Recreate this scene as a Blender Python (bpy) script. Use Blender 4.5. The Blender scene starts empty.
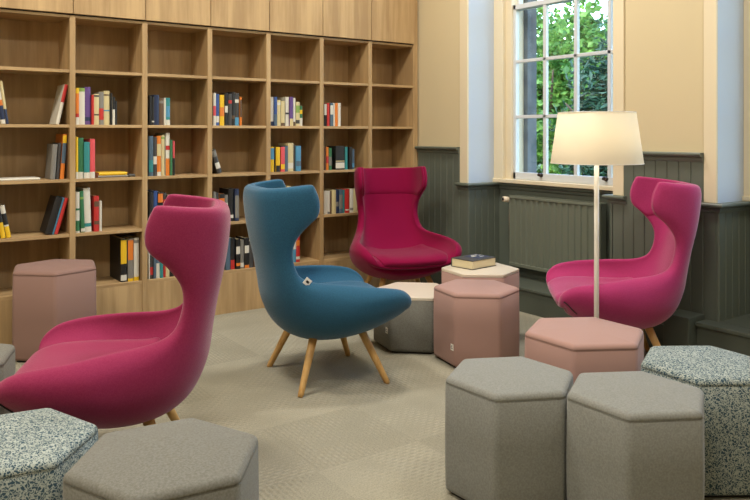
import bpy, bmesh, math, random
from mathutils import Vector, Matrix
random.seed(7)
scene = bpy.context.scene
COL = scene.collection
PI = math.pi

# ------------------------------------------------------------------ helpers
def srgb(h):
    v = [int(h[i:i+2], 16)/255 for i in (0, 2, 4)]
    return tuple((c/12.92 if c <= .04045 else ((c+.055)/1.055)**2.4) for c in v) + (1,)

def mat(name, col, rough=.7, metal=0, sheen=0, bump=None, spec=.5, mottled=None, coat=0):
    m = bpy.data.materials.new(name); m.use_nodes = True
    nt = m.node_tree; b = nt.nodes['Principled BSDF']
    b.inputs['Base Color'].default_value = srgb(col)
    b.inputs['Roughness'].default_value = rough
    b.inputs['Metallic'].default_value = metal
    b.inputs['Specular IOR Level'].default_value = spec
    b.inputs['Coat Weight'].default_value = coat
    if sheen:
        b.inputs['Sheen Weight'].default_value = sheen
        b.inputs['Sheen Roughness'].default_value = .4
    tc = nt.nodes.new('ShaderNodeTexCoord')
    if mottled:
        n = nt.nodes.new('ShaderNodeTexNoise'); n.inputs['Scale'].default_value = mottled[1]
        n.inputs['Detail'].default_value = 5
        nt.links.new(tc.outputs['Object'], n.inputs['Vector'])
        r = nt.nodes.new('ShaderNodeValToRGB')
        r.color_ramp.elements[0].color = srgb(mottled[0]); r.color_ramp.elements[1].color = srgb(col)
        r.color_ramp.elements[0].position = .35; r.color_ramp.elements[1].position = .65
        nt.links.new(n.outputs['Fac'], r.inputs['Fac'])
        nt.links.new(r.outputs['Color'], b.inputs['Base Color'])
    if bump:
        n = nt.nodes.new('ShaderNodeTexNoise'); n.inputs['Scale'].default_value = bump[0]
        n.inputs['Detail'].default_value = 4
        nt.links.new(tc.outputs['Object'], n.inputs['Vector'])
        bp = nt.nodes.new('ShaderNodeBump'); bp.inputs['Strength'].default_value = bump[1]
        bp.inputs['Distance'].default_value = .002
        nt.links.new(n.outputs['Fac'], bp.inputs['Height'])
        nt.links.new(bp.outputs['Normal'], b.inputs['Normal'])
    return m

def wood(name, c1, c2, scale=(14, 14, 1.1), rough=.5):
    m = bpy.data.materials.new(name); m.use_nodes = True
    nt = m.node_tree; b = nt.nodes['Principled BSDF']; b.inputs['Roughness'].default_value = rough
    b.inputs['Specular IOR Level'].default_value = .35
    tc = nt.nodes.new('ShaderNodeTexCoord'); mp = nt.nodes.new('ShaderNodeMapping')
    mp.inputs['Scale'].default_value = scale
    nt.links.new(tc.outputs['Object'], mp.inputs['Vector'])
    n = nt.nodes.new('ShaderNodeTexNoise'); n.inputs['Scale'].default_value = 1.6
    n.inputs['Detail'].default_value = 6; n.inputs['Roughness'].default_value = .6
    nt.links.new(mp.outputs['Vector'], n.inputs['Vector'])
    mp2 = nt.nodes.new('ShaderNodeMapping'); mp2.inputs['Scale'].default_value = [s*.33 for s in scale]
    nt.links.new(tc.outputs['Object'], mp2.inputs['Vector'])
    n2 = nt.nodes.new('ShaderNodeTexNoise'); n2.inputs['Scale'].default_value = 1.3; n2.inputs['Detail'].default_value = 2
    nt.links.new(mp2.outputs['Vector'], n2.inputs['Vector'])
    mx = nt.nodes.new('ShaderNodeMath'); mx.operation = 'ADD'
    nt.links.new(n.outputs['Fac'], mx.inputs[0]); nt.links.new(n2.outputs['Fac'], mx.inputs[1])
    r = nt.nodes.new('ShaderNodeValToRGB')
    r.color_ramp.elements[0].position = .42; r.color_ramp.elements[1].position = .6
    r.color_ramp.elements[0].color = srgb(c1); r.color_ramp.elements[1].color = srgb(c2)
    hf = nt.nodes.new('ShaderNodeMath'); hf.operation = 'MULTIPLY'; hf.inputs[1].default_value = .5
    nt.links.new(mx.outputs[0], hf.inputs[0]); nt.links.new(hf.outputs[0], r.inputs['Fac'])
    nt.links.new(r.outputs['Color'], b.inputs['Base Color'])
    return m

def link(name, me, m=None, parent=None, smooth=False):
    o = bpy.data.objects.new(name, me); COL.objects.link(o)
    if m is not None:
        for mm in (m if isinstance(m, (list, tuple)) else [m]): me.materials.append(mm)
    if smooth:
        for p in me.polygons: p.use_smooth = True
    if parent: o.parent = parent
    return o

def from_bm(name, bm, m=None, parent=None, smooth=False):
    bmesh.ops.recalc_face_normals(bm, faces=bm.faces)
    me = bpy.data.meshes.new(name); bm.to_mesh(me); bm.free()
    return link(name, me, m, parent, smooth)

def box(bm, x0, x1, y0, y1, z0, z1, mi=0, bevel=0):
    vs = [bm.verts.new((x, y, z)) for z in (z0, z1) for y in (y0, y1) for x in (x0, x1)]
    fs = []
    for f in ((0, 2, 3, 1), (4, 5, 7, 6), (0, 1, 5, 4), (2, 6, 7, 3), (0, 4, 6, 2), (1, 3, 7, 5)):
        fc = bm.faces.new([vs[i] for i in f]); fc.material_index = mi; fs.append(fc)
    if bevel:
        es = list({e for f in fs for e in f.edges})
        bmesh.ops.bevel(bm, geom=es, offset=bevel, segments=2, profile=.5, affect='EDGES')
    return vs

def tube(bm, pts, rad, seg=12, cap=True):
    """swept circle through pts; rad number or list"""
    pts = [Vector(p) for p in pts]; rings = []
    for i, p in enumerate(pts):
        a = pts[max(i-1, 0)]; c = pts[min(i+1, len(pts)-1)]
        t = (c-a).normalized(); up = Vector((0, 0, 1)) if abs(t.z) < .9 else Vector((1, 0, 0))
        u = t.cross(up).normalized(); w = t.cross(u)
        r = rad[i] if isinstance(rad, (list, tuple)) else rad
        rings.append([bm.verts.new(p+u*r*math.cos(2*PI*k/seg)+w*r*math.sin(2*PI*k/seg)) for k in range(seg)])
    for a, b in zip(rings, rings[1:]):
        for k in range(seg): bm.faces.new((a[k], a[(k+1) % seg], b[(k+1) % seg], b[k]))
    if cap:
        bm.faces.new(rings[0][::-1]); bm.faces.new(rings[-1])
    return rings

def lathe(bm, prof, seg=48, c=(0, 0, 0)):
    rings = []
    for r, z in prof:
        rings.append([bm.verts.new((c[0]+max(r, 1e-4)*math.cos(2*PI*k/seg), c[1]+max(r, 1e-4)*math.sin(2*PI*k/seg), c[2]+z)) for k in range(seg)])
    for a, b in zip(rings, rings[1:]):
        for k in range(seg): bm.faces.new((a[k], a[(k+1) % seg], b[(k+1) % seg], b[k]))
    return rings

def thing(name, label, cat, loc=(0, 0, 0), rz=0, group=None):
    o = bpy.data.objects.new(name, None); COL.objects.link(o); o.empty_display_size = .1
    o.location = loc; o.rotation_euler = (0, 0, rz); o['label'] = label; o['category'] = cat
    if group: o['group'] = group
    return o

def tag(o, label, cat, group=None):
    o['label'] = label; o['category'] = cat
    if group: o['group'] = group
    return o

def struct(o, kind='structure'):
    o['kind'] = kind; return o

def sub(o, lv=2):
    s = o.modifiers.new('sub', 'SUBSURF'); s.levels = lv; s.render_levels = lv

# ------------------------------------------------------------------ materials
M = {}
M['wood'] = wood('oak_veneer', '9c805a', 'b89b70')
M['wood_h'] = wood('oak_veneer_shelf', '9c805a', 'b89b70', scale=(1.1, 14, 14))
M['leg'] = wood('beech_leg', 'b98d50', 'cfa86c', scale=(30, 30, 3), rough=.4)
M['dark'] = mat('shadow_gap_black', '1c1712', .8)
M['cream'] = mat('cream_wall_paint', 'c9ba97', .85, bump=(60, .1))
M['creamtrim'] = mat('cream_gloss_trim', 'dacdb0', .45)
M['white'] = mat('white_reveal_paint', 'b9c3cf', .75, bump=(40, .1))
M['green'] = mat('dark_green_panelling', '5d645a', .42, bump=(25, .1))
M['radiator'] = mat('radiator_enamel', '6b7164', .4)
M['green2'] = mat('dark_green_plinth', '4d534a', .5)
M['ceiling'] = mat('ceiling_paint', 'd8d2c4', .9)
M['sash'] = mat('white_sash_paint', 'c9cdd0', .4)
M['brass'] = mat('dark_bronze', '3a2c24', .4, metal=.6)
M['stone'] = mat('grey_stone', '6a6f72', .9, mottled=('4c5256', 6), bump=(30, .6))
M['chrome'] = mat('chrome', 'd0c8bd', .2, metal=1)
M['ivory'] = mat('ivory_plastic', 'd8c9b0', .4)
M['magenta'] = mat('raspberry_wool', '8c2b50', .9, sheen=.3, bump=(350, .35), spec=.2, mottled=('852049', 180))
M['pinkm'] = mat('magenta_wool', 'a63468', .9, sheen=.4, bump=(350, .35), spec=.2, mottled=('9c2d60', 180))
M['crimson'] = mat('crimson_wool', '7f0038', .9, sheen=.15, bump=(350, .35), spec=.2, mottled=('7c0034', 180))
M['teal'] = mat('petrol_blue_wool', '2a5a76', .9, sheen=.25, bump=(350, .35), spec=.2, mottled=('254f69', 180))
M['grey'] = mat('grey_wool', '848580', .95, sheen=.15, bump=(400, .35), spec=.2, mottled=('777872', 150))
M['greyd'] = mat('darker_grey_wool', '74746d', .95, sheen=.15, bump=(400, .35), spec=.2, mottled=('67655d', 150))
M['blush'] = mat('blush_pink_fabric', '9d7d74', .85, sheen=.15, bump=(300, .2), spec=.25)
M['mauve'] = mat('dusky_mauve_fabric', '84685f', .85, sheen=.1, bump=(300, .2), spec=.25)
M['laminate'] = mat('pale_laminate', 'cfc4b2', .3, spec=.5)
M['black'] = mat('black_plastic', '151312', .5)
M['labelw'] = mat('white_label', 'e6e3dc', .6)
M['pages'] = mat('book_pages', 'd9cda8', .8, bump=(200, .3))
M['lampwhite'] = mat('white_powder_coat', 'e8e4da', .35)

def speckle():
    m = bpy.data.materials.new('blue_white_squiggle_fabric'); m.use_nodes = True
    nt = m.node_tree; b = nt.nodes['Principled BSDF']; b.inputs['Roughness'].default_value = .9
    b.inputs['Specular IOR Level'].default_value = .2
    tc = nt.nodes.new('ShaderNodeTexCoord')
    nz = nt.nodes.new('ShaderNodeTexNoise'); nz.inputs['Scale'].default_value = 60
    nt.links.new(tc.outputs['Object'], nz.inputs['Vector'])
    mx = nt.nodes.new('ShaderNodeMixRGB'); mx.inputs[0].default_value = .035
    nt.links.new(tc.outputs['Object'], mx.inputs[1]); nt.links.new(nz.outputs['Color'], mx.inputs[2])
    v = nt.nodes.new('ShaderNodeTexVoronoi'); v.feature = 'DISTANCE_TO_EDGE'; v.inputs['Scale'].default_value = 98
    nt.links.new(mx.outputs[0], v.inputs['Vector'])
    r = nt.nodes.new('ShaderNodeValToRGB')
    r.color_ramp.elements[0].position = .10; r.color_ramp.elements[1].position = .15
    r.color_ramp.elements[0].color = srgb('a9b0a8'); r.color_ramp.elements[1].color = srgb('2c4656')
    nt.links.new(v.outputs['Distance'], r.inputs['Fac'])
    n2 = nt.nodes.new('ShaderNodeTexNoise'); n2.inputs['Scale'].default_value = 14
    nt.links.new(tc.outputs['Object'], n2.inputs['Vector'])
    mm = nt.nodes.new('ShaderNodeMixRGB'); mm.blend_type = 'MIX'; mm.inputs[2].default_value = srgb('4d5b58')
    m1 = nt.nodes.new('ShaderNodeMath'); m1.operation = 'MULTIPLY'; m1.inputs[1].default_value = .4
    nt.links.new(n2.outputs['Fac'], m1.inputs[0]); nt.links.new(m1.outputs[0], mm.inputs[0])
    nt.links.new(r.outputs['Color'], mm.inputs[1]); nt.links.new(mm.outputs[0], b.inputs['Base Color'])
    bp = nt.nodes.new('ShaderNodeBump'); bp.inputs['Strength'].default_value = .4; bp.inputs['Distance'].default_value = .002
    bp.invert = True
    nt.links.new(v.outputs['Distance'], bp.inputs['Height']); nt.links.new(bp.outputs['Normal'], b.inputs['Normal'])
    return m
M['speckle'] = speckle()

def carpet():
    m = bpy.data.materials.new('carpet_tiles'); m.use_nodes = True
    nt = m.node_tree; b = nt.nodes['Principled BSDF']; b.inputs['Roughness'].default_value = .97
    b.inputs['Specular IOR Level'].default_value = .1
    L = nt.links; N = nt.nodes
    def math_(op, a, bb=None):
        n = N.new('ShaderNodeMath'); n.operation = op
        for i, s in ((0, a), (1, bb)):
            if s is None: continue
            if isinstance(s, (int, float)): n.inputs[i].default_value = s
            else: L.new(s, n.inputs[i])
        return n.outputs[0]
    tc = N.new('ShaderNodeTexCoord')
    sc = N.new('ShaderNodeVectorMath'); sc.operation = 'SCALE'; sc.inputs['Scale'].default_value = 2.0
    L.new(tc.outputs['Object'], sc.inputs[0])
    fl = N.new('ShaderNodeVectorMath'); fl.operation = 'FLOOR'; L.new(sc.outputs[0], fl.inputs[0])
    wn = N.new('ShaderNodeTexWhiteNoise'); wn.noise_dimensions = '2D'; L.new(fl.outputs[0], wn.inputs['Vector'])
    sx = N.new('ShaderNodeSeparateXYZ'); L.new(tc.outputs['Object'], sx.inputs[0])
    # fine ribs along X or Y depending on tile
    def ribs(o, k):
        return math_('SINE', math_('MULTIPLY', o, k))
    pick = math_('GREATER_THAN', wn.outputs['Value'], .5)
    mixr = N.new('ShaderNodeMix'); L.new(pick, mixr.inputs[0])
    L.new(ribs(sx.outputs['X'], 2*PI/.022), mixr.inputs[2]); L.new(ribs(sx.outputs['Y'], 2*PI/.022), mixr.inputs[3])
    ribv = mixr.outputs[0]
    cross = math_('MULTIPLY', ribs(sx.outputs['X'], 2*PI/.045), ribs(sx.outputs['Y'], 2*PI/.045))
    patt = math_('ADD', math_('MULTIPLY', ribv, .5), math_('MULTIPLY', cross, .5))
    nz = N.new('ShaderNodeTexNoise'); nz.inputs['Scale'].default_value = 3.0; nz.inputs['Detail'].default_value = 3
    L.new(tc.outputs['Object'], nz.inputs['Vector'])
    msk = N.new('ShaderNodeMapRange'); L.new(nz.outputs['Fac'], msk.inputs[0])
    msk.inputs[1].default_value = .42; msk.inputs[2].default_value = .6
    patt = math_('MULTIPLY', patt, msk.outputs[0])
    fz = N.new('ShaderNodeTexNoise'); fz.inputs['Scale'].default_value = 160; fz.inputs['Detail'].default_value = 3
    L.new(tc.outputs['Object'], fz.inputs['Vector'])
    v = math_('ADD', math_('MULTIPLY', patt, .16), math_('MULTIPLY', math_('SUBTRACT', wn.outputs['Value'], .5), .16))
    v = math_('ADD', v, math_('MULTIPLY', math_('SUBTRACT', fz.outputs['Fac'], .5), .9))
    v = math_('ADD', v, math_('MULTIPLY', math_('SUBTRACT', nz.outputs['Fac'], .5), .5))
    v = math_('ADD', v, .5)
    r = N.new('ShaderNodeValToRGB'); L.new(v, r.inputs['Fac'])
    r.color_ramp.elements[0].position = .1; r.color_ramp.elements[1].position = .9
    r.color_ramp.elements[0].color = srgb('747163'); r.color_ramp.elements[1].color = srgb('aaa592')
    L.new(r.outputs['Color'], b.inputs['Base Color'])
    bp = N.new('ShaderNodeBump'); bp.inputs['Strength'].default_value = .5; bp.inputs['Distance'].default_value = .004
    L.new(math_('ADD', patt, fz.outputs['Fac']), bp.inputs['Height']); L.new(bp.outputs['Normal'], b.inputs['Normal'])
    return m
M['carpet'] = carpet()

def glass():
    m = bpy.data.materials.new('window_glass'); m.use_nodes = True
    nt = m.node_tree; nt.nodes.clear()
    o = nt.nodes.new('ShaderNodeOutputMaterial'); mx = nt.nodes.new('ShaderNodeMixShader')
    t = nt.nodes.new('ShaderNodeBsdfTransparent'); t.inputs[0].default_value = (.93, .96, .96, 1)
    g = nt.nodes.new('ShaderNodeBsdfGlossy'); g.inputs['Roughness'].default_value = .02
    lw = nt.nodes.new('ShaderNodeLayerWeight'); lw.inputs['Blend'].default_value = .5
    pw = nt.nodes.new('ShaderNodeMath'); pw.operation = 'POWER'; pw.inputs[1].default_value = 5
    nt.links.new(lw.outputs['Facing'], pw.inputs[0])
    fr = nt.nodes.new('ShaderNodeMath'); fr.operation = 'MULTIPLY_ADD'; fr.inputs[1].default_value = .9; fr.inputs[2].default_value = .04
    nt.links.new(pw.outputs[0], fr.inputs[0])
    nt.links.new(fr.outputs[0], mx.inputs[0]); nt.links.new(t.outputs[0], mx.inputs[1]); nt.links.new(g.outputs[0], mx.inputs[2])
    nt.links.new(mx.outputs[0], o.inputs[0]); return m
M['glass'] = glass()

def shade_mat():
    m = bpy.data.materials.new('cream_lampshade_fabric'); m.use_nodes = True
    nt = m.node_tree; nt.nodes.clear()
    o = nt.nodes.new('ShaderNodeOutputMaterial'); mx = nt.nodes.new('ShaderNodeMixShader')
    d = nt.nodes.new('ShaderNodeBsdfDiffuse'); d.inputs[0].default_value = srgb('ece6d6')
    t = nt.nodes.new('ShaderNodeBsdfTranslucent'); t.inputs[0].default_value = srgb('f0e6cc')
    mx.inputs[0].default_value = .45
    nt.links.new(d.outputs[0], mx.inputs[1]); nt.links.new(t.outputs[0], mx.inputs[2])
    nt.links.new(mx.outputs[0], o.inputs[0]); return m
M['shade'] = shade_mat()

def leafmat(name, c1, c2, tr=.35):
    m = bpy.data.materials.new(name); m.use_nodes = True
    nt = m.node_tree; b = nt.nodes['Principled BSDF']; b.inputs['Roughness'].default_value = .55
    tc = nt.nodes.new('ShaderNodeTexCoord'); n = nt.nodes.new('ShaderNodeTexNoise'); n.inputs['Scale'].default_value = 2.2
    n.inputs['Detail'].default_value = 8
    nt.links.new(tc.outputs['Object'], n.inputs['Vector'])
    r = nt.nodes.new('ShaderNodeValToRGB'); r.color_ramp.elements[0].color = srgb(c1); r.color_ramp.elements[1].color = srgb(c2)
    r.color_ramp.elements[0].position = .4; r.color_ramp.elements[1].position = .62
    nt.links.new(n.outputs['Fac'], r.inputs['Fac']); nt.links.new(r.outputs['Color'], b.inputs['Base Color'])
    t = nt.nodes.new('ShaderNodeBsdfTranslucent'); nt.links.new(r.outputs['Color'], t.inputs[0])
    mx = nt.nodes.new('ShaderNodeMixShader'); mx.inputs[0].default_value = tr
    out = nt.nodes['Material Output']
    nt.links.new(b.outputs[0], mx.inputs[1]); nt.links.new(t.outputs[0], mx.inputs[2]); nt.links.new(mx.outputs[0], out.inputs[0])
    return m
M['leaf_light'] = leafmat('bright_leaves', '34662d', '7cab52', .45)
M['leaf_dark'] = leafmat('evergreen_needles', '1a3a2c', '345e48', .15)
M['bark'] = mat('bark', '4a3f36', .95, bump=(20, 1))
M['lawn'] = mat('lawn_grass', '3f5a2c', .95, mottled=('304820', 3))

# ------------------------------------------------------------------ room (X along the bookcase, Y towards it)
WX = 4.08          # inner face of the window wall
BX = 4.418         # window plane / back of the alcoves
OX = 4.60          # outside face
BY = 5.075         # front of the bookcase
H = 3.9
X0, Y0, YB = -3.2, -3.2, 5.42
W1 = (3.043, 4.436); W2 = (.94, 2.333)      # alcoves (Y ranges)
WT = 3.70          # window head

bm = bmesh.new(); box(bm, X0-.2, OX, Y0-.2, YB+.2, -.12, 0)
struct(from_bm('floor', bm, M['carpet']))
bm = bmesh.new(); box(bm, X0-.2, OX, Y0-.2, YB+.2, H, H+.15)
struct(from_bm('ceiling', bm, M['ceiling']))
bm = bmesh.new(); box(bm, X0-.2, OX, YB, YB+.2, 0, H)
struct(from_bm('wall_back', bm, M['cream']))
bm = bmesh.new(); box(bm, X0-.2, X0, Y0-.2, YB, 0, H)
struct(from_bm('wall_left', bm, M['cream']))
bm = bmesh.new(); box(bm, X0, OX, Y0-.2, Y0, 0, H)
struct(from_bm('wall_front', bm, M['cream']))
# window wall: piers, lintels, low walls under the windows; reveals get white paint by face
bm = bmesh.new()
for a, b in ((Y0, W2[0]), (W2[1], W1[0]), (W1[1], YB)):
    box(bm, WX, OX, a, b, 0, H)
for a, b in (W1, W2):
    box(bm, WX, OX, a, b, WT, H)
    box(bm, BX, OX, a, b, 0, .915)
bm.faces.ensure_lookup_table()
for f in bm.faces:
    c = f.calc_center_median(); n = f.normal
    f.normal_update()
    if abs(f.normal.y) > .9 and Y0+.1 < c.y < YB-.1: f.material_index = 1
    if abs(f.normal.z) > .9 and c.z > WT-.01 and c.z < H-.1: f.material_index = 1
    if f.normal.x > .9: f.material_index = 2
struct(from_bm('wall_right', bm, [M['cream'], M['white'], M['stone']]))

# grooved green panelling
def panelling_x(bm, x, ya, yb, z0, z1, t=.018, bw=.075, sgn=-1):
    """boards on a plane of constant x, proud towards sgn; V grooves between boards"""
    n = max(1, round((yb-ya)/bw)); w = (yb-ya)/n; g = .005
    pts = []
    for i in range(n):
        a = ya+i*w
        pts += [(a, t-.006), (a+g, t), (a+w-g, t)]
        if i % 1 == 0: pts += [(a+w-g+.0001, t)]
    pts.append((yb, t-.006))
    lo = [bm.verts.new((x+sgn*d, y, z0)) for y, d in pts]; hi = [bm.verts.new((x+sgn*d, y, z1)) for y, d in pts]
    for i in range(len(pts)-1): bm.faces.new((lo[i], lo[i+1], hi[i+1], hi[i]))
    b0 = bm.verts.new((x, ya, z0)); b1 = bm.verts.new((x, ya, z1)); c0 = bm.verts.new((x, yb, z0)); c1 = bm.verts.new((x, yb, z1))
    bm.faces.new((b0, lo[0], hi[0], b1)); bm.faces.new((lo[-1], c0, c1, hi[-1]))
    bm.faces.new((b1, *hi, c1)); bm.faces.new((b0, *lo, c0))
def panelling_y(bm, y, xa, xb, z0, z1, sgn, **k):
    tmp = bmesh.new(); panelling_x(tmp, 0, xa, xb, z0, z1, sgn=1, **k)
    me = bpy.data.meshes.new('t'); tmp.to_mesh(me); tmp.free()
    me.transform(Matrix(((0, 1, 0, 0), (sgn, 0, 0, y), (0, 0, 1, 0), (0, 0, 0, 1))))
    bm.from_mesh(me); bpy.data.meshes.remove(me)

def rail(bm, path, z, prof=((0, -.045), (.022, -.045), (.03, -.03), (.03, -.018), (.05, -.012), (.055, -.004), (.055, .004), (.05, .01), (0, .01))):
    """moulded dado rail along 2D path (room side on the left of travel), mitred"""
    n = len(path); rings = []
    for i, p in enumerate(path):
        p = Vector(p)
        d0 = (p-Vector(path[i-1])).normalized() if i > 0 else None
        d1 = (Vector(path[i+1])-p).normalized() if i < n-1 else None
        d0 = d0 or d1; d1 = d1 or d0
        n0 = Vector((-d0.y, d0.x)); n1 = Vector((-d1.y, d1.x))
        m = (n0+n1); m = m/m.dot(n0) if m.dot(n0) else n0
        rings.append([bm.verts.new((p.x+m.x*o, p.y+m.y*o, z+h)) for o, h in prof])
    for a, b in zip(rings, rings[1:]):
        for k in range(len(prof)-1): bm.faces.new((a[k], a[k+1], b[k+1], b[k]))
    bm.faces.new(rings[0]); bm.faces.new(rings[-1][::-1])

bm = bmesh.new()
T = .018
panelling_x(bm, WX, 4.53, 5.07, 0, 1.175)                   # pier by the bookcase
panelling_x(bm, WX, 4.436, 4.53, 0, .89)
panelling_x(bm, WX, 2.412, 2.96, 0, 1.175)                    # middle pier
panelling_x(bm, WX, 2.96, 3.043, 0, .89); panelling_x(bm, WX, 2.333, 2.412, 0, .89)
panelling_x(bm, WX, -.6, .94, 0, .89)
for y, s in ((W1[1], -1), (W2[1], -1), (W1[0], 1), (W2[0], 1)):
    panelling_y(bm, y, WX-.018, BX, 0, .89, s)
for a, b in (W1, W2):
    box(bm, BX-.012, BX, a+.018, b-.018, 0, .89)
struct(from_bm('trim_1', bm, M['green']))
bm = bmesh.new()
rail(bm, [(WX, 5.07), (WX, 4.53)][::-1], 1.205); rail(bm, [(WX, 2.412), (WX, 2.96)], 1.205)
rail(bm, [(WX, 3.043-.11), (WX, 3.043), (BX, 3.043), (BX, 4.436), (WX, 4.436), (WX, 4.436+.11)], .915)
rail(bm, [(WX, .94-.11), (WX, .94), (BX, .94), (BX, 2.333), (WX, 2.333), (WX, 2.333+.1)], .915)
struct(from_bm('trim_2', bm, M['green']))
# cream corner boards
bm = bmesh.new()
for y0, y1 in ((4.436, 4.53), (2.96, 3.043), (2.333, 2.412), (.86, .94)):
    box(bm, WX-.014, WX, y0, y1, .925, WT, bevel=.003)
for a, b in (W1, W2): box(bm, WX-.014, WX, a-.08, b+.09, WT, WT+.09)
struct(from_bm('trim_3', bm, M['creamtrim']))
# raised plinth in the alcoves and on the right
bm = bmesh.new(); box(bm, WX-.005, BX-.012, W1[0]+.018, W1[1]-.018, 0, .165); box(bm, WX-.02, BX-.012, W1[0]+.018, W1[1]-.018, .165, .184, bevel=.004)
struct(from_bm('trim_4', bm, M['green2']))
bm = bmesh.new(); box(bm, 3.965, WX-.018, -.6, 2.395, 0, .225); box(bm, 3.947, WX-.018, -.6, 2.395, .225, .248, bevel=.004)
box(bm, WX-.018, BX-.012, W2[0]+.018, W2[1]-.018, 0, .248)
struct(from_bm('trim_5', bm, M['green2']))
bm = bmesh.new(); box(bm, 3.89, WX-.019, 2.40, 2.56, 0, .275, bevel=.004)
tag(from_bm('pipe_box', bm, M['green2']), 'small green boxed-in pipe casing at the foot of the panelled pier', 'casing')
bm = bmesh.new(); box(bm, WX-.034, WX-.018, 2.565, 3.03, 0, .16, bevel=.003); box(bm, WX-.034, WX-.018, 4.45, 5.06, 0, .16, bevel=.003)
struct(from_bm('baseboard_right', bm, M['green2']))

# ---- windows
def window(n, ya, yb):
    """sash window filling the alcove; panes about .30 x .449"""
    root = bpy.data.objects.new('window_%d' % n, None); COL.objects.link(root)
    root.location = (BX, 0, 0); struct(root)
    z0, z1 = .925, WT
    gy0, gy1 = ya+.06, yb-.19
    bm = bmesh.new()
    box(bm, -.06, .10, yb-.10, yb, z0, z1, bevel=.004)                         # deep box frame, room side
    box(bm, -.02, .12, yb-.165, yb-.10, z0, z1)
    box(bm, -.06, .12, ya, ya+.03, z0, z1, bevel=.004)
    box(bm, -.06, .12, ya, yb, z1-.08, z1)
    box(bm, -.075, .12, ya, yb, z0, z0+.03, bevel=.004)               # sill board
    o = from_bm('window_frame', bm, M['creamtrim'], root)
    zc = 2.353
    for k, (a, b, x) in enumerate(((z0+.03, zc+.02, .0), (zc-.02, z1-.08, .045))):
        bm = bmesh.new()
        pitch = .449
        box(bm, x, x+.04, gy1, gy1+.035, a, b, bevel=.003); box(bm, x, x+.04, ya+.03, gy0, a, b, bevel=.003)
        r0 = .058 if k == 0 else .04
        box(bm, x, x+.04, ya+.03, gy1+.035, a, a+r0, bevel=.004); box(bm, x, x+.04, ya+.03, gy1+.035, b-.04, b, bevel=.003)
        for j in (1, 2, 3): y = gy1-.302*j; box(bm, x+.004, x+.036, y-.015, y+.015, a+.02, b-.02, bevel=.003)
        for j in (1, 2):
            z = (1.012+pitch*j) if k == 0 else (zc+pitch*j); box(bm, x+.004, x+.036, gy0-.02, gy1+.02, z-.013, z+.013, bevel=.003)
        s = from_bm('sash', bm, M['sash'], root)
        bm = bmesh.new(); box(bm, x+.018, x+.022, gy0-.01, gy1+.01, a+.02, b-.02)
        from_bm('glass_pane', bm, M['glass'], s)
        if k == 0:
            for y in (3.97+yb-4.436, 3.36+yb-4.436):
                bm = bmesh.new()
                tube(bm, [(x-.002, y, 1.0), (x-.02, y, 1.0)], [.018, .012]); tube(bm, [(x-.02, y, 1.0), (x-.03, y, 1.006), (x-.036, y, 1.014)], [.012, .016, .008])
                from_bm('sash_lift', bm, M['brass'], s, True)
    return root
window(1, *W1); window(2, *W2)
bm = bmesh.new()                                                               # outer stone reveals and sill
for a, b in (W1, W2):
    box(bm, BX+.125, OX+.05, b-.205, b, .85, WT); box(bm, BX+.125, OX+.02, a, a+.05, .85, WT); box(bm, BX+.125, OX+.06, a-.02, b+.02, .80, .925)
struct(from_bm('trim_6', bm, M['stone']))

# ---- radiator
rad = thing('radiator', 'dark green ribbed panel radiator under the window', 'radiator', (BX-.012, 3.77, .184))
bm = bmesh.new()
ya, yb = -.44, .441; n = 15; w = (yb-ya)/n
for xs, sg in ((-.095, 1), (-.045, 1)):
    pts = []
    for i in range(n):
        a = ya+i*w
        pts += [(a, 0), (a+w*.3, 0), (a+w*.42, .011), (a+w*.88, .011)]
    pts.append((yb, 0))
    lo = [bm.verts.new((xs+d, y, .10)) for y, d in pts]; hi = [bm.verts.new((xs+d, y, .64)) for y, d in pts]
    for i in range(len(pts)-1): bm.faces.new((lo[i], lo[i+1], hi[i+1], hi[i]))
box(bm, -.098, -.082, ya-.002, yb+.002, .085, .115, bevel=.006); box(bm, -.098, -.082, ya-.002, yb+.002, .622, .645, bevel=.006)
box(bm, -.083, -.03, ya, ya+.01, .09, .645); box(bm, -.083, -.03, yb-.01, yb, .09, .645)
from_bm('panel', bm, M['radiator'], rad)
bm = bmesh.new()
for i in range(44):
    y = ya+.012+i*(yb-ya-.024)/43; box(bm, -.09, -.03, y-.004, y+.004, .640, .648)
box(bm, -.096, -.088, ya, yb, .64, .65); box(bm, -.034, -.028, ya, yb, .64, .65)
from_bm('top_grille', bm, M['radiator'], rad)
bm = bmesh.new(); tube(bm, [(-.07, yb-.01, .61), (-.07, yb+.035, .61)], .012); tube(bm, [(-.07, yb+.02, .61), (-.07, yb+.02, .4), (-.07, yb+.02, 0)], .008)
v = from_bm('valve', bm, M['chrome'], rad, True)
bm = bmesh.new(); tube(bm, [(-.08, yb+.02, .61), (-.10, yb+.022, .612), (-.135, yb+.03, .618)], [.02, .024, .021], 16)
from_bm('valve_knob', bm, M['ivory'], v, True)
bm = bmesh.new(); tube(bm, [(-.1355, yb+.03, .618), (-.139, yb+.031, .6185)], [.013, .013], 16)
from_bm('valve_cap', bm, M['black'], v, True)
for y in (-.3, .3):
    bm = bmesh.new(); box(bm, -.034, 0, y-.02, y+.02, .15, .58); from_bm('bracket', bm, M['green'], rad)

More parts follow.
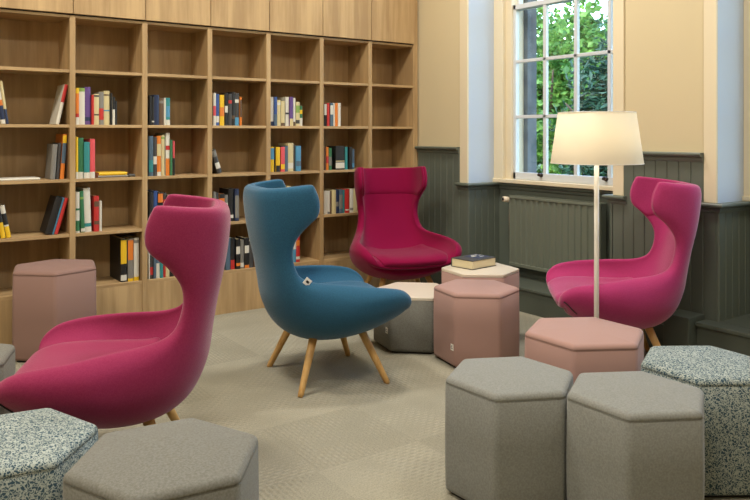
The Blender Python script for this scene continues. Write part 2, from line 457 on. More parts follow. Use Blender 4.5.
# ------------------------------------------------------------------ bookcase
PITCH = .474; U0 = 1.186
ups = [U0+PITCH*k for k in range(-3, 6)]           # upright centres
SH = [2.082, 1.743, 1.385, 1.029, .672, .313]      # top board underside, then shelf tops
bc = thing('bookcase', 'built-in oak bookcase of open cubes with closed cupboards along the top', 'bookcase', ((ups[0]+4.08)/2, BY, 0))
ox = bc.location.x
def bcpart(name, fn, m, parent=bc):
    bm = bmesh.new(); fn(bm); return from_bm(name, bm, m, parent)
D = .325
for k, u in enumerate(ups):
    bcpart('upright', lambda bm: box(bm, u-.018-ox, u+.018-ox, 0, D, .0, 2.098, bevel=.0015), M['wood'])
bcpart('end_panel', lambda bm: box(bm, 4.012-ox, 4.061-ox, -.002, D, 0, H-.3, bevel=.0015), M['wood'])
edges = ups+[4.03]
for k in range(len(ups)):
    a, b = edges[k]+.018-ox, edges[k+1]-.018-ox
    for z in SH[1:]:
        bcpart('shelf', lambda bm: box(bm, a, b, .004, D-.01, z-.02, z, bevel=.0015), M['wood_h'])
    bcpart('shelf', lambda bm: box(bm, a, b, .004, D-.01, 2.082, 2.098), M['wood_h'])
    bcpart('back_panel', lambda bm: box(bm, a, b, D-.012, D-.004, .02, 2.098), M['wood'])
    bcpart('plinth_panel', lambda bm: box(bm, a, b, .004, .022, 0, SH[5]-.0205, bevel=.001), M['wood'])
    a2, b2 = edges[k]-ox, (edges[k+1]-ox if k < len(ups)-1 else 4.011-ox)
    bcpart('cupboard_door', lambda bm: box(bm, a2+.0025, b2-.0025, -.018, .002, 2.106, 3.45, bevel=.0015), M['wood'])
bcpart('cupboard_carcass', lambda bm: box(bm, ups[0]-.018-ox, 4.011-ox, .006, D, 2.099, 3.6), M['dark'])

# ------------------------------------------------------------------ books
CL = dict(white='cbc7ba', cream='c3b587', orange='cf7426', yellow='d9b01c', green='2f6b45', lgreen='7d9a4a', teal='2c7f80', blue='2f4c86', navy='1f2c4a',
          purple='5a3f7a', red='b22a26', pink='cf4e55', black='1a1918', grey='77746d', brown='5b4532', dgrey='3c3b3a', lblue='4a87a8', slate='4a5f70')
BM = {k: mat('book_'+k, v, .5, bump=(80, .05)) for k, v in CL.items()}
CN = dict(lgreen='lime green', lblue='sky blue', dgrey='charcoal', slate='slate blue')
ORD = ['first', 'second', 'third', 'fourth', 'fifth', 'sixth', 'seventh', 'eighth', 'ninth', 'tenth', 'eleventh']
ROW = {2: 'second', 3: 'third', 4: 'fourth', 5: 'bottom'}
F_ = 740.
YF = BY+.035
def u_at(px):
    p = (px-375)/F_; t = YF/(.8153-.579*p); return t*(.579+.8153*p)
def z_at(px, py):
    p = (px-375)/F_; t = YF/(.8153-.579*p); return 1.33-(py-133)/F_*t
def book_mesh(w, h, d, m, parent, band):
    """spine faces -Y; hollow cover with page block inside"""
    t = .0025 if w > .01 else .0012
    bm = bmesh.new()
    box(bm, 0, t, 0, d, 0, h); box(bm, w-t, w, 0, d, 0, h)
    # rounded spine
    n = 6; r = min(.004, w*.3); prev = None
    a = [bm.verts.new((w*i/n, -r*math.sin(PI*i/n), 0)) for i in range(n+1)]
    b = [bm.verts.new((w*i/n, -r*math.sin(PI*i/n), h)) for i in range(n+1)]
    a2 = [bm.verts.new((w*i/n, t, 0)) for i in range(n+1)]; b2 = [bm.verts.new((w*i/n, t, h)) for i in range(n+1)]
    for i in range(n):
        bm.faces.new((a[i], a[i+1], b[i+1], b[i])); bm.faces.new((a2[i], b2[i], b2[i+1], a2[i+1]))
        bm.faces.new((b[i], b[i+1], b2[i+1], b2[i])); bm.faces.new((a[i], a2[i], a2[i+1], a[i+1]))
    c = from_bm('cover', bm, BM[m], parent)
    bm = bmesh.new(); box(bm, t+.0002, w-t-.0002, t+.0002, d-.004, .003, h-.003)
    from_bm('pages', bm, M['pages'], parent)
    for (f0, f1, col) in band:
        bm = bmesh.new()
        lo = [bm.verts.new((w*i/n, -r*math.sin(PI*i/n)-.0006, h*f0)) for i in range(n+1)]
        hi = [bm.verts.new((w*i/n, -r*math.sin(PI*i/n)-.0006, h*f1)) for i in range(n+1)]
        for i in range(n): bm.faces.new((lo[i], lo[i+1], hi[i+1], hi[i]))
        from_bm('spine_label', bm, BM[col], c)
cnt = {}
def ordinal(bay, row):
    k = (bay, row); cnt[k] = cnt.get(k, 0)+1; return ORD[cnt[k]-1]
def blabel(desc, bay, row):
    return '%s, %s from the left in bay %s, %s shelf' % (desc, ordinal(bay, row), ['', 'one', 'two', 'three', 'four', 'five', 'six'][bay], ROW[row])
def blabel(desc, bay, row):
    return '%s %s from left, %s shelf of %s bay' % (desc, ordinal(bay, row), ROW[row], ORD[bay-1])
def group(bay, row): return 'books on the %s shelf of the %s bay' % (ROW[row], ORD[bay-1])
def B(bay, row, x0, x1, ytop, col, band=(), lean=0, d=None, prev=[None]):
    """x0,x1: pixel extent of the spine; lean deg (+ = top to the right)"""
    zs = SH[row]
    u0, u1 = u_at(x0), u_at(x1); w = max(.006, (u1-u0)*.97); h = z_at((x0+x1)/2, ytop)-zs
    a = math.radians(lean)
    lo = edges[bay+1]+.0185; hi = edges[bay+2]-.0185
    if lean: h = max(.12, (h-abs(w*math.sin(a)))/math.cos(a))
    h = min(h, .32)
    key = (bay, row); pe, pa = last.get(key, (lo, 0))
    sa, ca = math.sin(a), math.cos(a)
    need = pe+.0006
    if a > 0: need += w*sa*math.tan(a)*(1 if pa > 0 else 0)
    if a < 0: need += h*max(0, -sa-(math.sin(-pa) if pa < 0 else 0))
    if pa > 0 and a <= 0: need += .2*math.sin(pa)
    u0 = max(u0, need)
    if u0+w*ca+max(0, h*sa) > hi-.001: u0 = max(need, hi-.001-w*ca-max(0, h*sa))
    last[key] = (u0+w*ca if a >= 0 else u0+w/ca, a)
    d = d or min(.24, max(.14, h*.72))
    nm = CN.get(col, col)
    if band and band[0][2] != col: nm += ' and '+CN.get(band[0][2], band[0][2])
    size = 'thick' if w > .036 else ('thin' if w < .017 else '')
    desc = ' '.join(s for s in (size, nm, 'book') if s)
    if abs(lean) > 6: desc = 'leaning '+desc
    yj = random.uniform(-.006, .010)
    t = thing('book', blabel(desc, bay, row), 'book', (u0, YF+yj, zs+.0005), 0, group(bay, row))
    # rotate about the bottom corner that stays down
    if lean > 0: t.location.x = u0; t.location.z = zs+.0005+w*math.sin(a)
    elif lean < 0: t.location.z = zs+.0005
    t.rotation_euler = (0, a, 0)
    book_mesh(w, h, d, col, t, band)
last = {}
def flat(bay, row, x0, x1, z, th, col, d=.17, band=(), desc=None, dy=0):
    u0, u1 = u_at(x0), u_at(x1); zs = SH[row]+.0005+z
    t = thing('book', blabel(desc or CN.get(col, col)+' book lying flat', bay, row), 'book', (u0, YF+dy, zs+th), 0, group(bay, row))
    t.rotation_euler = (0, PI/2, 0)
    # a book mesh lying on its side: width->thickness, height->length
    book_mesh(th, u1-u0, d, col, t, band)

# bay 1 (leftmost in view)
B(1,2,-2,3,80,'white',((.1,.42,'navy'),(.42,.55,'orange'),(.85,1,'orange')),lean=-8); B(1,2,4,7,81,'cream',((.0,.35,'navy'),),lean=-8)
B(1,2,57,60.5,84,'white',((.55,1.,'red'),),lean=12,d=.20)
flat(1,3,-4,40,0,.014,'white',desc='white magazine lying flat'); 
B(1,3,50,55,144,'grey',lean=4); B(1,3,56,59,143,'dgrey',lean=4); B(1,3,60,64,134,'orange',((.8,.97,'yellow'),(.35,.8,'slate')),lean=4)
B(1,4,-1,4,203,'black',((.0,.45,'yellow'),(.85,1,'red')),lean=-10); B(1,4,5,10,205,'white',((.0,.35,'yellow'),(.4,.75,'black')),lean=-11)
B(1,4,45,52,197,'black',lean=16); B(1,4,52,54,198,'lblue',lean=16); B(1,4,55.5,59,198,'red',lean=16)
# bay 2
B(2,2,75.5,79,88,'orange',((.0,.2,'white'),(.2,.3,'red'),(.85,1,'yellow'))); B(2,2,79,85,88,'white',((.9,1,'lgreen'),)); B(2,2,85,91,87,'purple',((.1,.2,'navy'),))
B(2,2,91.5,94,95,'red'); B(2,2,94,99,94,'cream',((.3,.34,'black'),(.9,.96,'dgrey'))); B(2,2,99,104,92,'grey',((.15,.5,'red'),)); B(2,2,104,110,91,'cream',((.4,.44,'lblue'),(.86,.9,'brown')))
B(2,2,110.5,112.5,93,'black'); B(2,2,112.5,115,97,'white',((.55,1,'black'),)); B(2,2,115,117.5,101,'black')
for a,b,y,c in ((75.5,78,137,'yellow'),(78,84,138,'green'),(84,90,142,'teal'),(90,95,139,'pink')): B(2,3,a,b,y,c,((0,.16,'white'),))
flat(2,3,98,128,0,.014,'grey',d=.2); flat(2,3,99,127,.0145,.02,'yellow',d=.17,desc='yellow book lying flat on another'); flat(2,3,129,135,0,.018,'dgrey',d=.12)
B(2,4,75.5,79.5,192,'white',((.05,.3,'green'),(.55,.6,'green'))); B(2,4,80.5,84.5,191,'green',((.02,.1,'white'),(.8,.86,'lgreen')),lean=-2); B(2,4,85,92,188,'white',((.12,.2,'teal'),),lean=-2); B(2,4,94,99,196,'red',((.2,.3,'brown'),(.7,.85,'brown'))); B(2,4,99.5,102,201,'white')
B(2,5,121,127,239,'black',((.42,.97,'yellow'),(.03,.16,'white')),d=.26); B(2,5,128,133.5,239,'grey',((.5,.97,'orange'),(0,.07,'yellow'))); B(2,5,134,139,238,'white',((0,.09,'yellow'),(.88,.95,'grey')))
# bay 3
for a,b,y,c,bd in ((149,151.5,96,'black',()),(151.5,154,97,'black',((.1,.15,'white'),)),(154,159,95,'navy',()),(159,164,98,'brown',((.8,.9,'grey'),)),(164,166,98,'white',()),(166,170,98,'teal',((0,.2,'white'),(.3,.7,'lblue')))): B(3,2,a,b,y,c,bd)
for a,b,y,c,bd in ((149,153.5,136,'slate',((.1,.4,'teal'),)),(153.5,157,137,'dgrey',((.3,.5,'white'),)),(157,161,136,'orange',((.5,.8,'cream'),(0,.1,'white'))),(161.5,165,135,'cream',((.9,.95,'lgreen'),)),(166,170,133,'white',((.0,.4,'orange'),(.6,.7,'red'))),(170,172.5,140,'green',()),(173,175,141,'pink',((0,.5,'black'),))): B(3,3,a,b,y,c,bd)
for a,b,y,c,bd in ((149,152,192,'black',()),(152,154,193,'dgrey',()),(154,158,191,'blue',((.1,.3,'navy'),)),(158,163,192,'black',((.7,.95,'orange'),(.3,.5,'red'))),(163,167,193,'dgrey',((.6,.8,'red'),)),(167,172,195,'brown',())): B(3,4,a,b,y,c,bd)
for a,b,y,c,bd in ((148.5,150,238,'white',()),(150,153.5,240,'dgrey',((.1,.3,'red'),)),(153.5,156,241,'slate',()),(156,160,241,'white',((.4,.5,'slate'),)),(160,163,242,'teal',()),(163,166,240,'red',()),(166,170,242,'cream',()),(170,174,243,'black',()),(174,177,243,'cream',())): B(3,5,a,b,y,c,bd)
# bay 4
for a,b,y,c,bd in ((213,216,93,'white',((.3,.6,'pink'),)),(216,219.5,94,'blue',((.1,.3,'white'),)),(220,224.5,95,'yellow',((.3,.6,'orange'),)),(225,228,93,'black',((.4,.6,'white'),)),(228.5,232,94,'dgrey',((.7,.8,'red'),)),(232,235.5,92,'black',((.2,.3,'brown'),)),(235.5,239.5,93,'dgrey',((0,.25,'lblue'),(.7,.8,'white'))),(240,242,97,'orange',((.3,.9,'brown'),))): B(4,2,a,b,y,c,bd)
B(4,3,218,222.5,149,'dgrey',((.2,.45,'white'),(.7,.95,'grey')),lean=-17)
for a,b,y,c,bd in ((213,216,192,'grey',()),(216.5,219,193,'dgrey',()),(219.5,225,194,'orange',((0,.45,'red'),(.85,1,'black'))),(225,228.5,195,'grey',((.3,.7,'white'),)),(229,234,189,'black',((.1,.2,'white'),)),(235,239,189,'navy',((.1,.8,'grey'),))): B(4,4,a,b,y,c,bd)
for a,b,y,c,bd in ((226,230.5,238,'slate',()),(231,235,238,'black',((0,.3,'red'),)),(236,240,239,'black',((.5,.75,'white'),(.1,.2,'orange'))),(240.5,244,240,'grey',((.05,.2,'white'),)),(244.5,249,238,'black',((.5,.75,'white'),(0,.1,'orange'))),(249,253,241,'dgrey',()),(253.5,257,241,'brown',())): B(4,5,a,b,y,c,bd)
# bay 5
for a,b,y,c,bd in ((270.5,274,97,'white',((0,.15,'navy'),)),(274,277,97,'blue',((0,.4,'slate'),)),(277,280.5,100,'cream',((.8,.9,'white'),)),(281,285,101,'cream',((0,.12,'brown'),)),(286,289.5,97,'white',((.4,.46,'dgrey'),)),(289.5,293,97,'purple',((0,.25,'cream'),)),(293,295.5,98,'white',((0,.15,'brown'),)),(296,300,102,'cream',((.55,.85,'lgreen'),(.1,.25,'dgrey'))),(300,303,106,'green',((0,.4,'white'),(.6,.8,'yellow')))): B(5,2,a,b,y,c,bd)
for a,b,y,c,bd in ((270.5,274.5,147,'yellow',((.5,.95,'lblue'),)),(274.5,276,147,'black',()),(276,280,147,'yellow',((0,.25,'black'),)),(281,285,147,'pink',((.1,.3,'yellow'),)),(285,288,146,'slate',()),(288.3,294,143,'cream',((.1,.3,'white'),)),(293,295,145,'dgrey',()),(295,300,146,'lblue',((.2,.4,'slate'),))): B(5,3,a,b,y,c,bd)
for a,b,y,c,bd in ((284,287,188,'grey',()),(287,291,186,'cream',())): B(5,4,a,b,y,c,bd)
for a,b,y,c,bd in ((293,296,236,'lblue',((.5,.9,'white'),)),(296,300,235,'red',((.6,.8,'orange'),(.1,.2,'white')))): B(5,5,a,b,y,c,bd)
# bay 6
for a,b,y,c,bd in ((324.5,327,104,'black',((.5,1,'white'),)),(327,329.5,103,'red',()),(330,333,103,'slate',((.5,.9,'white'),)),(333,335,103,'white',()),(335,338,103,'orange',()),(338,341,103,'white',())): B(6,2,a,b,y,c,bd)
for a,b,y,c,bd in ((324.5,326.5,147,'brown',()),(326.5,329,147,'orange',((.3,.6,'red'),)),(329,332,148,'green',((.2,.6,'grey'),)),(336,345,146,'black',((.06,.3,'white'),(.34,.38,'cream'))),(345.5,348,147,'teal',()),(349,352,147,'black',()),(352,355,149,'slate',((.1,.3,'lblue'),))): B(6,3,a,b,y,c,bd)
for a,b,y,c,bd in ((324.5,328,191,'white',()),(328,330.5,191,'white',((0,.1,'grey'),)),(330.5,332,191,'brown',()),(332,336,190,'cream',()),(336,339,190,'navy',((.3,.5,'grey'),)),(339,342.5,190,'slate',((.2,.8,'grey'),)),(342.5,345,190,'teal',()),(345,349,189,'red',((.1,.15,'white'),)),(349.5,353,189,'white',((.1,.2,'grey'),)),(353,357,189,'cream',())): B(6,4,a,b,y,c,bd)

# ------------------------------------------------------------------ hexagonal poufs and tables
def hexring(R, inset, z, rc=.032, seg=5, rot=0):
    """rounded hexagon outline"""
    Ri = R-inset/math.cos(PI/6); pts = []
    rc2 = max(rc-inset, .004)
    for k in range(6):
        a = rot+k*PI/3; cx = Vector((math.cos(a), math.sin(a)))
        cc = cx*(Ri-rc2/math.cos(PI/6))
        for j in range(seg+1):
            b = a-PI/6+(PI/3)*j/seg
            pts.append((cc.x+rc2*math.cos(b), cc.y+rc2*math.sin(b), z))
    return pts
def loft(bm, rings, cap0=True, cap1=True):
    rs = [[bm.verts.new(p) for p in r] for r in rings]
    n = len(rs[0])
    for a, b in zip(rs, rs[1:]):
        for k in range(n): bm.faces.new((a[k], a[(k+1) % n], b[(k+1) % n], b[k]))
    if cap0: bm.faces.new(rs[0][::-1])
    if cap1: bm.faces.new(rs[-1])
def hex_body(R, h, m, parent, soft=True, h0=.012):
    rings = [hexring(R, .012, h0), hexring(R, .003, h0+.006), hexring(R, 0, h0+.02)]
    if soft:
        for z in (.12, .25): rings.append(hexring(R, -.002, z))
        rt = .024
        rings.append(hexring(R, 0, h-rt-.004)); rings.append(hexring(R, .0022, h-rt-.002)); rings.append(hexring(R, .0022, h-rt)); rings.append(hexring(R, .0, h-rt+.002))
        for j in range(1, 6):
            a = j/5*PI/2; rings.append(hexring(R, rt*(1-math.cos(a)), h-rt+.002+(rt-.002)*math.sin(a)))
        for ins, dz in ((.06, .004), (.11, .007), (.16, .009), (.19, .0095)): rings.append(hexring(R, ins, h+dz))
    else:
        rings += [hexring(R, 0, h-.004), hexring(R, .004, h)]
    bm = bmesh.new(); loft(bm, rings)
    return from_bm('body', bm, m, parent, True)
def piping(R, z, m, parent):
    pts = hexring(R, .0012, z); n = len(pts); bm = bmesh.new(); rings = []
    r = .0012
    for i, p in enumerate(pts):
        p = Vector(p); t = (Vector(pts[(i+1) % n])-Vector(pts[i-1])).normalized(); o = Vector((t.y, -t.x, 0))
        rings.append([bm.verts.new(p+o*r*math.cos(a)+Vector((0, 0, r*math.sin(a)))) for a in (0, PI/3*1, PI/3*2, PI, PI/3*4, PI/3*5)])
    for i in range(n):
        a, b = rings[i], rings[(i+1) % n]
        for k in range(6): bm.faces.new((a[k], a[(k+1) % 6], b[(k+1) % 6], b[k]))
    return from_bm('piping', bm, m, parent, True)
def base(R, parent, h=.013):
    bm = bmesh.new(); loft(bm, [hexring(R, .022, 0), hexring(R, .022, h)]); from_bm('base', bm, M['black'], parent)
def edge_frame(R, face, along, z):
    """point on face k (between vertex k and k+1): along 0..1"""
    a = Vector((R*math.cos(face*PI/3), R*math.sin(face*PI/3), z)); b = Vector((R*math.cos((face+1)*PI/3), R*math.sin((face+1)*PI/3), z))
    return a.lerp(b, along), (face+.5)*PI/3
def tag_label(R, face, along, z, parent, s=.036):
    p, ang = edge_frame(R, face, along, z)
    o = None
    bm = bmesh.new(); box(bm, -.001, .003, -s*.42, s*.42, -s*.5, s*.5, bevel=.0008)
    t = from_bm('fabric_tag', bm, M['labelw'], parent); t.location = p; t.rotation_euler = (0, 0, ang); t['label'] = 'small white sewn tag with a black mark'
    bm = bmesh.new()   # the black mark: a ring with an open side
    n = 14; r0, r1 = s*.14, s*.27
    for i in range(n-3):
        a, b = 2*PI*(i+2)/n, 2*PI*(i+3)/n
        q = [(math.cos(a)*r0, math.sin(a)*r0), (math.cos(a)*r1, math.sin(a)*r1), (math.cos(b)*r1, math.sin(b)*r1), (math.cos(b)*r0, math.sin(b)*r0)]
        bm.faces.new([bm.verts.new((.0036, y, z_)) for y, z_ in q])
    mk = from_bm('mark', bm, M['black'], t)
def pouf(name, label, cat, x, y, rot, R, h, m, group, tagpos=None, table=None):
    t = thing(name, label, cat, (x, y, 0), math.radians(rot), group)
    if table:
        b = hex_body(R, h-.02, m, t, soft=False)
        bm = bmesh.new(); loft(bm, [hexring(R, .006, h-.0198, .02), hexring(R, .002, h-.018, .02), hexring(R, .002, h-.003, .02), hexring(R, .005, h, .02)])
        from_bm('table_top', bm, table, t)['label'] = 'pale laminate top'
    else:
        b = hex_body(R, h, m, t); piping(R, h-.025, m, t)
    base(R, t)
    if tagpos: tag_label(R, *tagpos, b)
    return t
G = 'hexagonal upholstered stools'
pouf('hexagonal_pouf', 'grey felt hexagonal pouf at front, left of a matching one', 'pouf', 2.012, 1.962, 33, .251, .432, M['grey'], G)
pouf('hexagonal_pouf', 'grey felt hexagonal pouf at front, between grey and blue-speckled poufs', 'pouf', 2.228, 1.572, 30, .249, .437, M['grey'], G)
pouf('hexagonal_pouf', 'blush pink hexagonal pouf directly in front of the floor lamp', 'pouf', 2.698, 2.17, 29.5, .278, .445, M['blush'], G)
pouf('hexagonal_pouf', 'blue and white squiggle hexagonal pouf at right edge of the photo', 'pouf', 2.738, 1.617, 26, .258, .437, M['speckle'], G)
pouf('hexagonal_pouf', 'taupe grey hexagonal pouf in front of the raspberry chair', 'pouf', .715, 2.005, 53, .27, .447, M['greyd'], G)
pouf('hexagonal_pouf', 'blue and white squiggle hexagonal pouf in bottom left corner', 'pouf', .372, 2.40, 50, .262, .435, M['speckle'], G)
pouf('hexagonal_pouf', 'blush pink hexagonal pouf with a small tag, beside low grey table', 'pouf', 3.013, 3.212, 18.6, .254, .427, M['blush'], G, tagpos=(2, .90, .12))
pouf('hexagonal_pouf', 'tall dusky mauve hexagonal stool standing against the bookcase', 'pouf', 1.017, 4.78, 18, .262, .53, M['mauve'], G)
pouf('hexagonal_pouf', 'grey hexagonal pouf cut off by the left photo edge', 'pouf', .335, 3.43, 10, .25, .43, M['greyd'], G)
pouf('hexagonal_table', 'low grey hexagonal table with pale top beside the blue chair', 'side table', 2.905, 3.665, 17.3, .262, .342, M['greyd'], None, tagpos=(2, .85, .13), table=M['laminate'])
pouf('hexagonal_table', 'pink hexagonal table with pale top carrying one thick book', 'side table', 3.35, 3.533, 21, .256, .45, M['blush'], None, table=M['laminate'])

# thick book on the table
bk = thing('book', 'thick hardback book with dark cover lying on the pale-topped pink table', 'book', (3.365, 3.61, .4505), math.radians(6))
bm = bmesh.new(); box(bm, -.12, .12, -.092, .092, 0, .004, bevel=.001); box(bm, -.12, .12, -.092, .092, .054, .058, bevel=.001); box(bm, -.12, .12, .088, .093, 0, .058, bevel=.001)
c = from_bm('cover', bm, BM['dgrey'], bk)
bm = bmesh.new(); box(bm, -.115, .115, -.087, .088, .004, .054); from_bm('pages', bm, M['pages'], bk)
bm = bmesh.new(); box(bm, -.02, .115, -.05, .07, .0581, .0586); from_bm('jacket_picture', bm, BM['navy'], c)
bm = bmesh.new()
for x, y, w in ((.0, .02, .05), (.05, -.01, .04), (.03, .05, .06), (.085, .03, .02)): box(bm, x, x+w, y-.006, y+.006, .0587, .0591)
from_bm('cover_lettering', bm, BM['white'], c)

# ------------------------------------------------------------------ wing chairs (face +X locally)
CT = [ # centre line x, z | rim x, z | half width | thickness
 (.352, .362, .360, .405, .275, .050), (.335, .390, .352, .458, .308, .078), (.275, .402, .295, .505, .334, .112), (.14, .398, .200, .527, .346, .155), (-.03, .390, .095, .540, .336, .172),
 (-.165, .398, -.025, .554, .292, .155), (-.245, .472, -.155, .566, .248, .115), (-.288, .575, -.232, .598, .217, .085), (-.320, .680, -.265, .680, .202, .070), (-.343, .765, -.262, .762, .209, .065),
 (-.360, .845, -.212, .838, .228, .064), (-.373, .925, -.142, .905, .245, .062), (-.382, .995, -.138, .990, .250, .058), (-.388, 1.048, -.172, 1.070, .248, .046)]
def ct(s):
    s = max(0, min(len(CT)-1, s)); i = min(int(s), len(CT)-2); f = s-i
    P = [CT[max(0, min(len(CT)-1, i+k))] for k in (-1, 0, 1, 2)]
    return [.5*((2*P[1][j])+(-P[0][j]+P[2][j])*f+(2*P[0][j]-5*P[1][j]+4*P[2][j]-P[3][j])*f*f+(-P[0][j]+3*P[1][j]-3*P[2][j]+P[3][j])*f**3) for j in range(6)]
def inner(s, v):
    x, z, rx, rz_, W, T_ = ct(s)
    th = v*PI/2; sn = math.sin(abs(th)); k = (1-math.cos(th))
    bk = max(0, min(1, (s-6)/3))
    y = math.copysign(W*sn**(1-.12*bk), v); k = k**(1.25+.55*bk)
    return Vector((x+(rx-x)*k, y, z+(rz_-z)*k))
def snorm(s, v):
    """unit vector towards the sitter"""
    a = ct(s-.3); b = ct(s+.3); t = Vector((b[0]-a[0], b[1]-a[1])).normalized(); th = v*PI/2; c = math.cos(th)
    return Vector((t.y*c, -math.sin(th), -t.x*c)).normalized()
NS, NV = 44, 26
def patch(s0, s1, v0, v1, ns, nv, fo, fi, name, m, parent, sublv=1):
    """closed slab between offsets fo and fi (functions of s,v,edge) along the surface normal"""
    bm = bmesh.new(); A = []; Bq = []
    for i in range(ns+1):
        s = s0+(s1-s0)*i/ns; ra = []; rb = []
        for j in range(nv+1):
            v = v0+(v1-v0)*j/nv
            p = inner(s, v); n = snorm(s, v)
            e = min(1, min(i, ns-i)/(ns*.12), min(j, nv-j)/(nv*.12))
            ra.append(bm.verts.new(p+n*fi(s, v, e))); rb.append(bm.verts.new(p+n*fo(s, v, e)))
        A.append(ra); Bq.append(rb)
    for i in range(ns):
        for j in range(nv):
            bm.faces.new((A[i][j], A[i+1][j], A[i+1][j+1], A[i][j+1])); bm.faces.new((Bq[i][j], Bq[i][j+1], Bq[i+1][j+1], Bq[i+1][j]))
    for i in range(ns):
        bm.faces.new((A[i][0], Bq[i][0], Bq[i+1][0], A[i+1][0])); bm.faces.new((A[i][nv], A[i+1][nv], Bq[i+1][nv], Bq[i][nv]))
    for j in range(nv):
        bm.faces.new((A[0][j], A[0][j+1], Bq[0][j+1], Bq[0][j])); bm.faces.new((A[ns][j], Bq[ns][j], Bq[ns][j+1], A[ns][j+1]))
    o = from_bm(name, bm, m, parent, True)
    if sublv: sub(o, sublv)
    return o
SG = 1
def rim(e): return math.sqrt(max(0, 1-(1-min(e, 1))**2))
def chair(label, x, y, rz, m, tagside=0):
    t = thing('wing_armchair', label, 'armchair', (x, y, 0), rz, 'high-backed wing armchairs on wooden legs')
    S1 = len(CT)-1
    def fo(s, v, e):
        T_ = ct(s)[5]; return -SG*(.046+(T_-.046)*math.cos(v*PI/2)**.8*1)*(.62+.38*rim(e*1.5))
    def fi(s, v, e): return SG*.004*e
    sh = patch(0, S1, -1, 1, NS, NV, fo, fi, 'shell', m, t)
    patch(.45, 5.2, -.62, .62, 22, 16, lambda s, v, e: SG*.004, lambda s, v, e: SG*(.006+.036*rim(e)), 'seat_cushion', m, t)
    patch(9.9, S1-.02, -1, 1, 12, 24, lambda s, v, e: SG*-.006, lambda s, v, e: SG*(.004+.010*min(1, (s-9.9)*3)), 'headrest', m, t)
    for sx in (1, -1):
        for sy in (1, -1):
            bm = bmesh.new()
            tp = Vector((.115*sx, .15*sy, .32)); ft = Vector((.245*sx, .27*sy, 0))
            pts = [ft+Vector((0, 0, .0)), ft.lerp(tp, .04), ft.lerp(tp, .5), tp]
            tube(bm, pts, [.0135, .015, .0195, .024], 16)
            for vv in bm.verts:
                if vv.co.z < .006: vv.co.z = 0
            from_bm('leg', bm, M['leg'], t, True)
    # black zip under each arm front
    for sd in (1,):
        bm = bmesh.new(); pts = []
        for k in range(9):
            s = 1.0+k*.14; vv = sd*(.86-.045*k)
            n = snorm(s, vv); pts.append(inner(s, vv)+n*(fo(s, vv, 1)-SG*.0015))
        tube(bm, pts, .0028, 8); from_bm('zip', bm, M['black'], sh, True)
    if tagside:
        s, v = 6.6, tagside*.985; n = snorm(s, v); p = inner(s, v)+n*(fo(s, v, .6)*.8)
        bm = bmesh.new(); box(bm, -.018, .018, -.002, .002, -.018, .018, bevel=.0006)
        q = from_bm('fabric_tag', bm, M['labelw'], sh); q.location = p+Vector((0, tagside*.013, 0)); q.rotation_euler = (0, math.radians(40), 0)
        q['label'] = 'small white sewn tag with a black mark'
        bm = bmesh.new(); box(bm, -.009, .009, -.0027, .0027, -.006, .006); from_bm('mark', bm, M['black'], q)
    return t
chair('petrol blue wing armchair turned away, in the middle of the room', 2.14, 3.477, math.radians(-10.4), M['teal'], tagside=-1)
chair('raspberry wing armchair at left foreground, seen from behind', .855, 2.955, math.radians(155), M['magenta'])
chair('bright magenta wing armchair behind the floor lamp, by the panelled pier', 3.598, 2.672, math.radians(138), M['pinkm'])
chair('crimson wing armchair facing the camera in the corner by the bookcase', 3.405, 4.47, math.radians(-109), M['crimson'])

# ------------------------------------------------------------------ floor lamp
lp = thing('floor_lamp', 'white floor lamp with lit cream drum shade before the window', 'lamp', (3.136, 2.446, 0))
bm = bmesh.new(); lathe(bm, [(0, 0), (.13, 0), (.135, .004), (.135, .012), (.13, .016), (.012, .02), (0, .02)], 48)
from_bm('base', bm, M['lampwhite'], lp, True)
bm = bmesh.new(); tube(bm, [(0, 0, .015), (0, 0, .7), (0, 0, 1.22)], .0125, 20)
from_bm('pole', bm, M['lampwhite'], lp, True)
ZB, ZT, RB, RT = 1.175, 1.435, .231, .194
bm = bmesh.new(); lathe(bm, [(RB, ZB), (RT, ZT), (RT-.002, ZT), (RB-.002, ZB), (RB, ZB)], 64)
sd = from_bm('lamp_shade', bm, M['shade'], lp, True)
bm = bmesh.new()
for r, z in ((RB, ZB), (RT, ZT)):
    ring = [(math.cos(2*PI*k/64)*r, math.sin(2*PI*k/64)*r, z) for k in range(65)]; tube(bm, ring, .002, 6)
for k in range(3):
    a = 2*PI*k/3; tube(bm, [(.012*math.cos(a), .012*math.sin(a), 1.225), ((RB-.012)*math.cos(a), (RB-.012)*math.sin(a), 1.215)], .0015, 6)
from_bm('shade_ring', bm, M['lampwhite'], sd, True)
bm = bmesh.new(); tube(bm, [(0, 0, 1.22), (0, 0, 1.26)], .018, 16); from_bm('bulb_holder', bm, M['lampwhite'], lp, True)
bulbm = bpy.data.materials.new('lit_bulb'); bulbm.use_nodes = True
bb = bulbm.node_tree.nodes['Principled BSDF']; bb.inputs['Emission Color'].default_value = (1, .90, .74, 1); bb.inputs['Emission Strength'].default_value = 44
bm = bmesh.new(); bmesh.ops.create_uvsphere(bm, u_segments=20, v_segments=12, radius=.032, matrix=Matrix.Translation((0, 0, 1.29))); from_bm('bulb', bm, bulbm, lp, True)

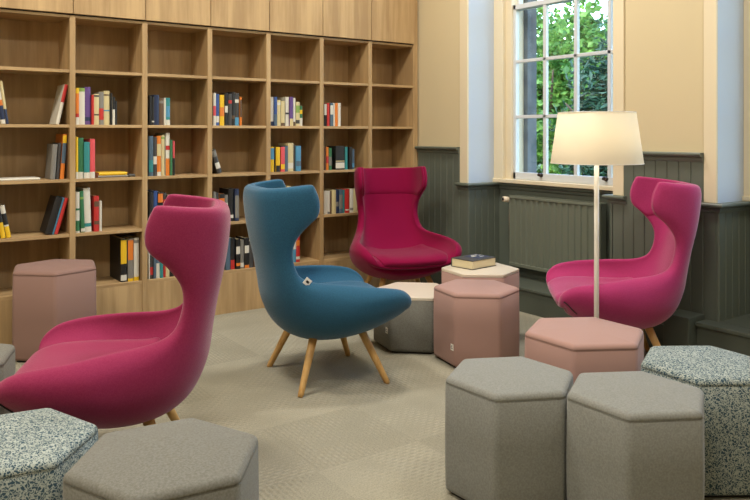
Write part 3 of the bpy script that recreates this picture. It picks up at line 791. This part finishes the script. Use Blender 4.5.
# ------------------------------------------------------------------ outside
bm = bmesh.new(); box(bm, OX, 40, -12, 30, -.7, -.5)
struct(from_bm('lawn', bm, M['lawn']))
def crown(cx, cy, cz, rx, ry, rz_, n, size, m, parent, narrow=False, hole=None):
    bm = bmesh.new(); c = Vector((cx, cy, cz))
    for i in range(n):
        while True:
            d = Vector((random.uniform(-1, 1), random.uniform(-1, 1), random.uniform(-1, 1)))
            if .25 < d.length < 1: break
        # clumping
        d = d*(.72+.28*math.sin(d.x*9+d.z*7)*math.cos(d.y*8))
        p = c+Vector((d.x*rx, d.y*ry, d.z*rz_))
        a = Vector((random.gauss(0, 1), random.gauss(0, 1), random.gauss(0, .6))).normalized()
        b = a.cross(Vector((random.gauss(0, 1), random.gauss(0, 1), random.gauss(0, 1)))).normalized()
        s = size*random.uniform(.6, 1.3); w = s*(.16 if narrow else .36)
        n_ = a.cross(b)*s*.08
        q = [p-a*s*.5, p+b*w+n_, p+a*s*.5, p-b*w+n_]
        vs = [bm.verts.new(v) for v in q]
        bm.faces.new((vs[0], vs[1], vs[2])); bm.faces.new((vs[0], vs[2], vs[3]))
    me = bpy.data.meshes.new('foliage'); bm.to_mesh(me); bm.free()
    return link('foliage', me, m, parent)
def tree(label, x, y, cz, r, rz_, n, size, m, group, branches=6, narrow=False):
    t = thing('tree', label, 'tree', (x, y, -.5), 0, group)
    crown(0, 0, cz+.5, r, r, rz_, n, size, m, t, narrow)
    bm = bmesh.new(); tube(bm, [(0, 0, 0), (.05, .02, cz*.5), (0, .05, cz+.5)], [.16, .12, .06], 10)
    from_bm('trunk', bm, M['bark'], t, True)
    for k in range(branches):
        a = 2*PI*k/branches+.4; z = cz*.45+.5*k/branches+.3; bm = bmesh.new()
        tube(bm, [(0, 0, z), (r*.4*math.cos(a), r*.4*math.sin(a), z+.35*rz_), (r*.85*math.cos(a+.2), r*.85*math.sin(a+.2), z+.6*rz_)], [.05, .03, .012], 8)
        from_bm('branch', bm, M['bark'], t, True)
TG = 'trees outside the window'
tree('bright green broadleaf tree filling the middle of the window view', 11.2, 9.5, 1.9, 2.0, 2.5, 13000, .15, M['leaf_light'], TG)
tree('dark evergreen tree at the right of the window view', 9.2, 6.6, 1.3, 1.15, 2.0, 9000, .16, M['leaf_dark'], TG, narrow=True)
tree('pale green tree farther back behind the evergreen', 18.5, 14.0, 2.4, 2.6, 2.8, 9000, .2, M['leaf_light'], TG)
tree('leafy overhanging tree at the upper right of the window view', 15.4, 9.3, 5.4, 1.7, 1.8, 7000, .17, M['leaf_light'], TG)
tree('green broadleaf tree outside the right-hand window', 11.5, 4.2, 1.9, 2.2, 2.4, 6000, .18, M['leaf_light'], TG)

# ------------------------------------------------------------------ light
def area(name, loc, rot, sx, sy, power, col):
    l = bpy.data.lights.new(name, 'AREA'); l.shape = 'RECTANGLE'; l.size = sx; l.size_y = sy; l.energy = power; l.color = col
    o = bpy.data.objects.new(name, l); COL.objects.link(o); o.location = loc; o.rotation_euler = rot; return o
WARM = (1, .935, .83)
for x in (-1.6, .7, 3.0):
    for y in (-1.5, 1.0, 3.5):
        p = {-1.5: 5, 1.0: 46, 3.5: 68}[y]
        area('ceiling_light', (x, y, H-.05), (0, 0, 0), .5, .5, p, WARM)
sun = bpy.data.lights.new('sun', 'SUN'); sun.energy = 2.5; sun.angle = .02; sun.color = (1, .95, .85)
so = bpy.data.objects.new('sun', sun); COL.objects.link(so)
so.rotation_euler = Vector((.75, .25, -.62)).to_track_quat('-Z', 'Y').to_euler()
w = bpy.data.worlds.new('World'); scene.world = w; w.use_nodes = True
nt = w.node_tree; bg = nt.nodes['Background']
sky = nt.nodes.new('ShaderNodeTexSky'); sky.sky_type = 'NISHITA'; sky.sun_disc = False
sky.sun_elevation = math.radians(40); sky.sun_rotation = math.radians(250); sky.air_density = 1.2; sky.dust_density = 1
nt.links.new(sky.outputs[0], bg.inputs[0]); bg.inputs[1].default_value = 1.5

# ------------------------------------------------------------------ camera
cam = bpy.data.cameras.new('camera'); cam.sensor_width = 36; cam.sensor_fit = 'HORIZONTAL'; cam.lens = 740/750*36
cam.shift_y = (133-250)/750
co = bpy.data.objects.new('camera', cam); COL.objects.link(co); co.location = (0, 0, 1.33)
co.rotation_euler = (PI/2, 0, -math.atan2(.579, .8153))
cam.clip_end = 200
scene.camera = co
scene.view_settings.view_transform = 'Standard'; scene.view_settings.look = 'None'
scene.view_settings.gamma = 1; scene.view_settings.use_curve_mapping = False
scene.view_settings.exposure = 0
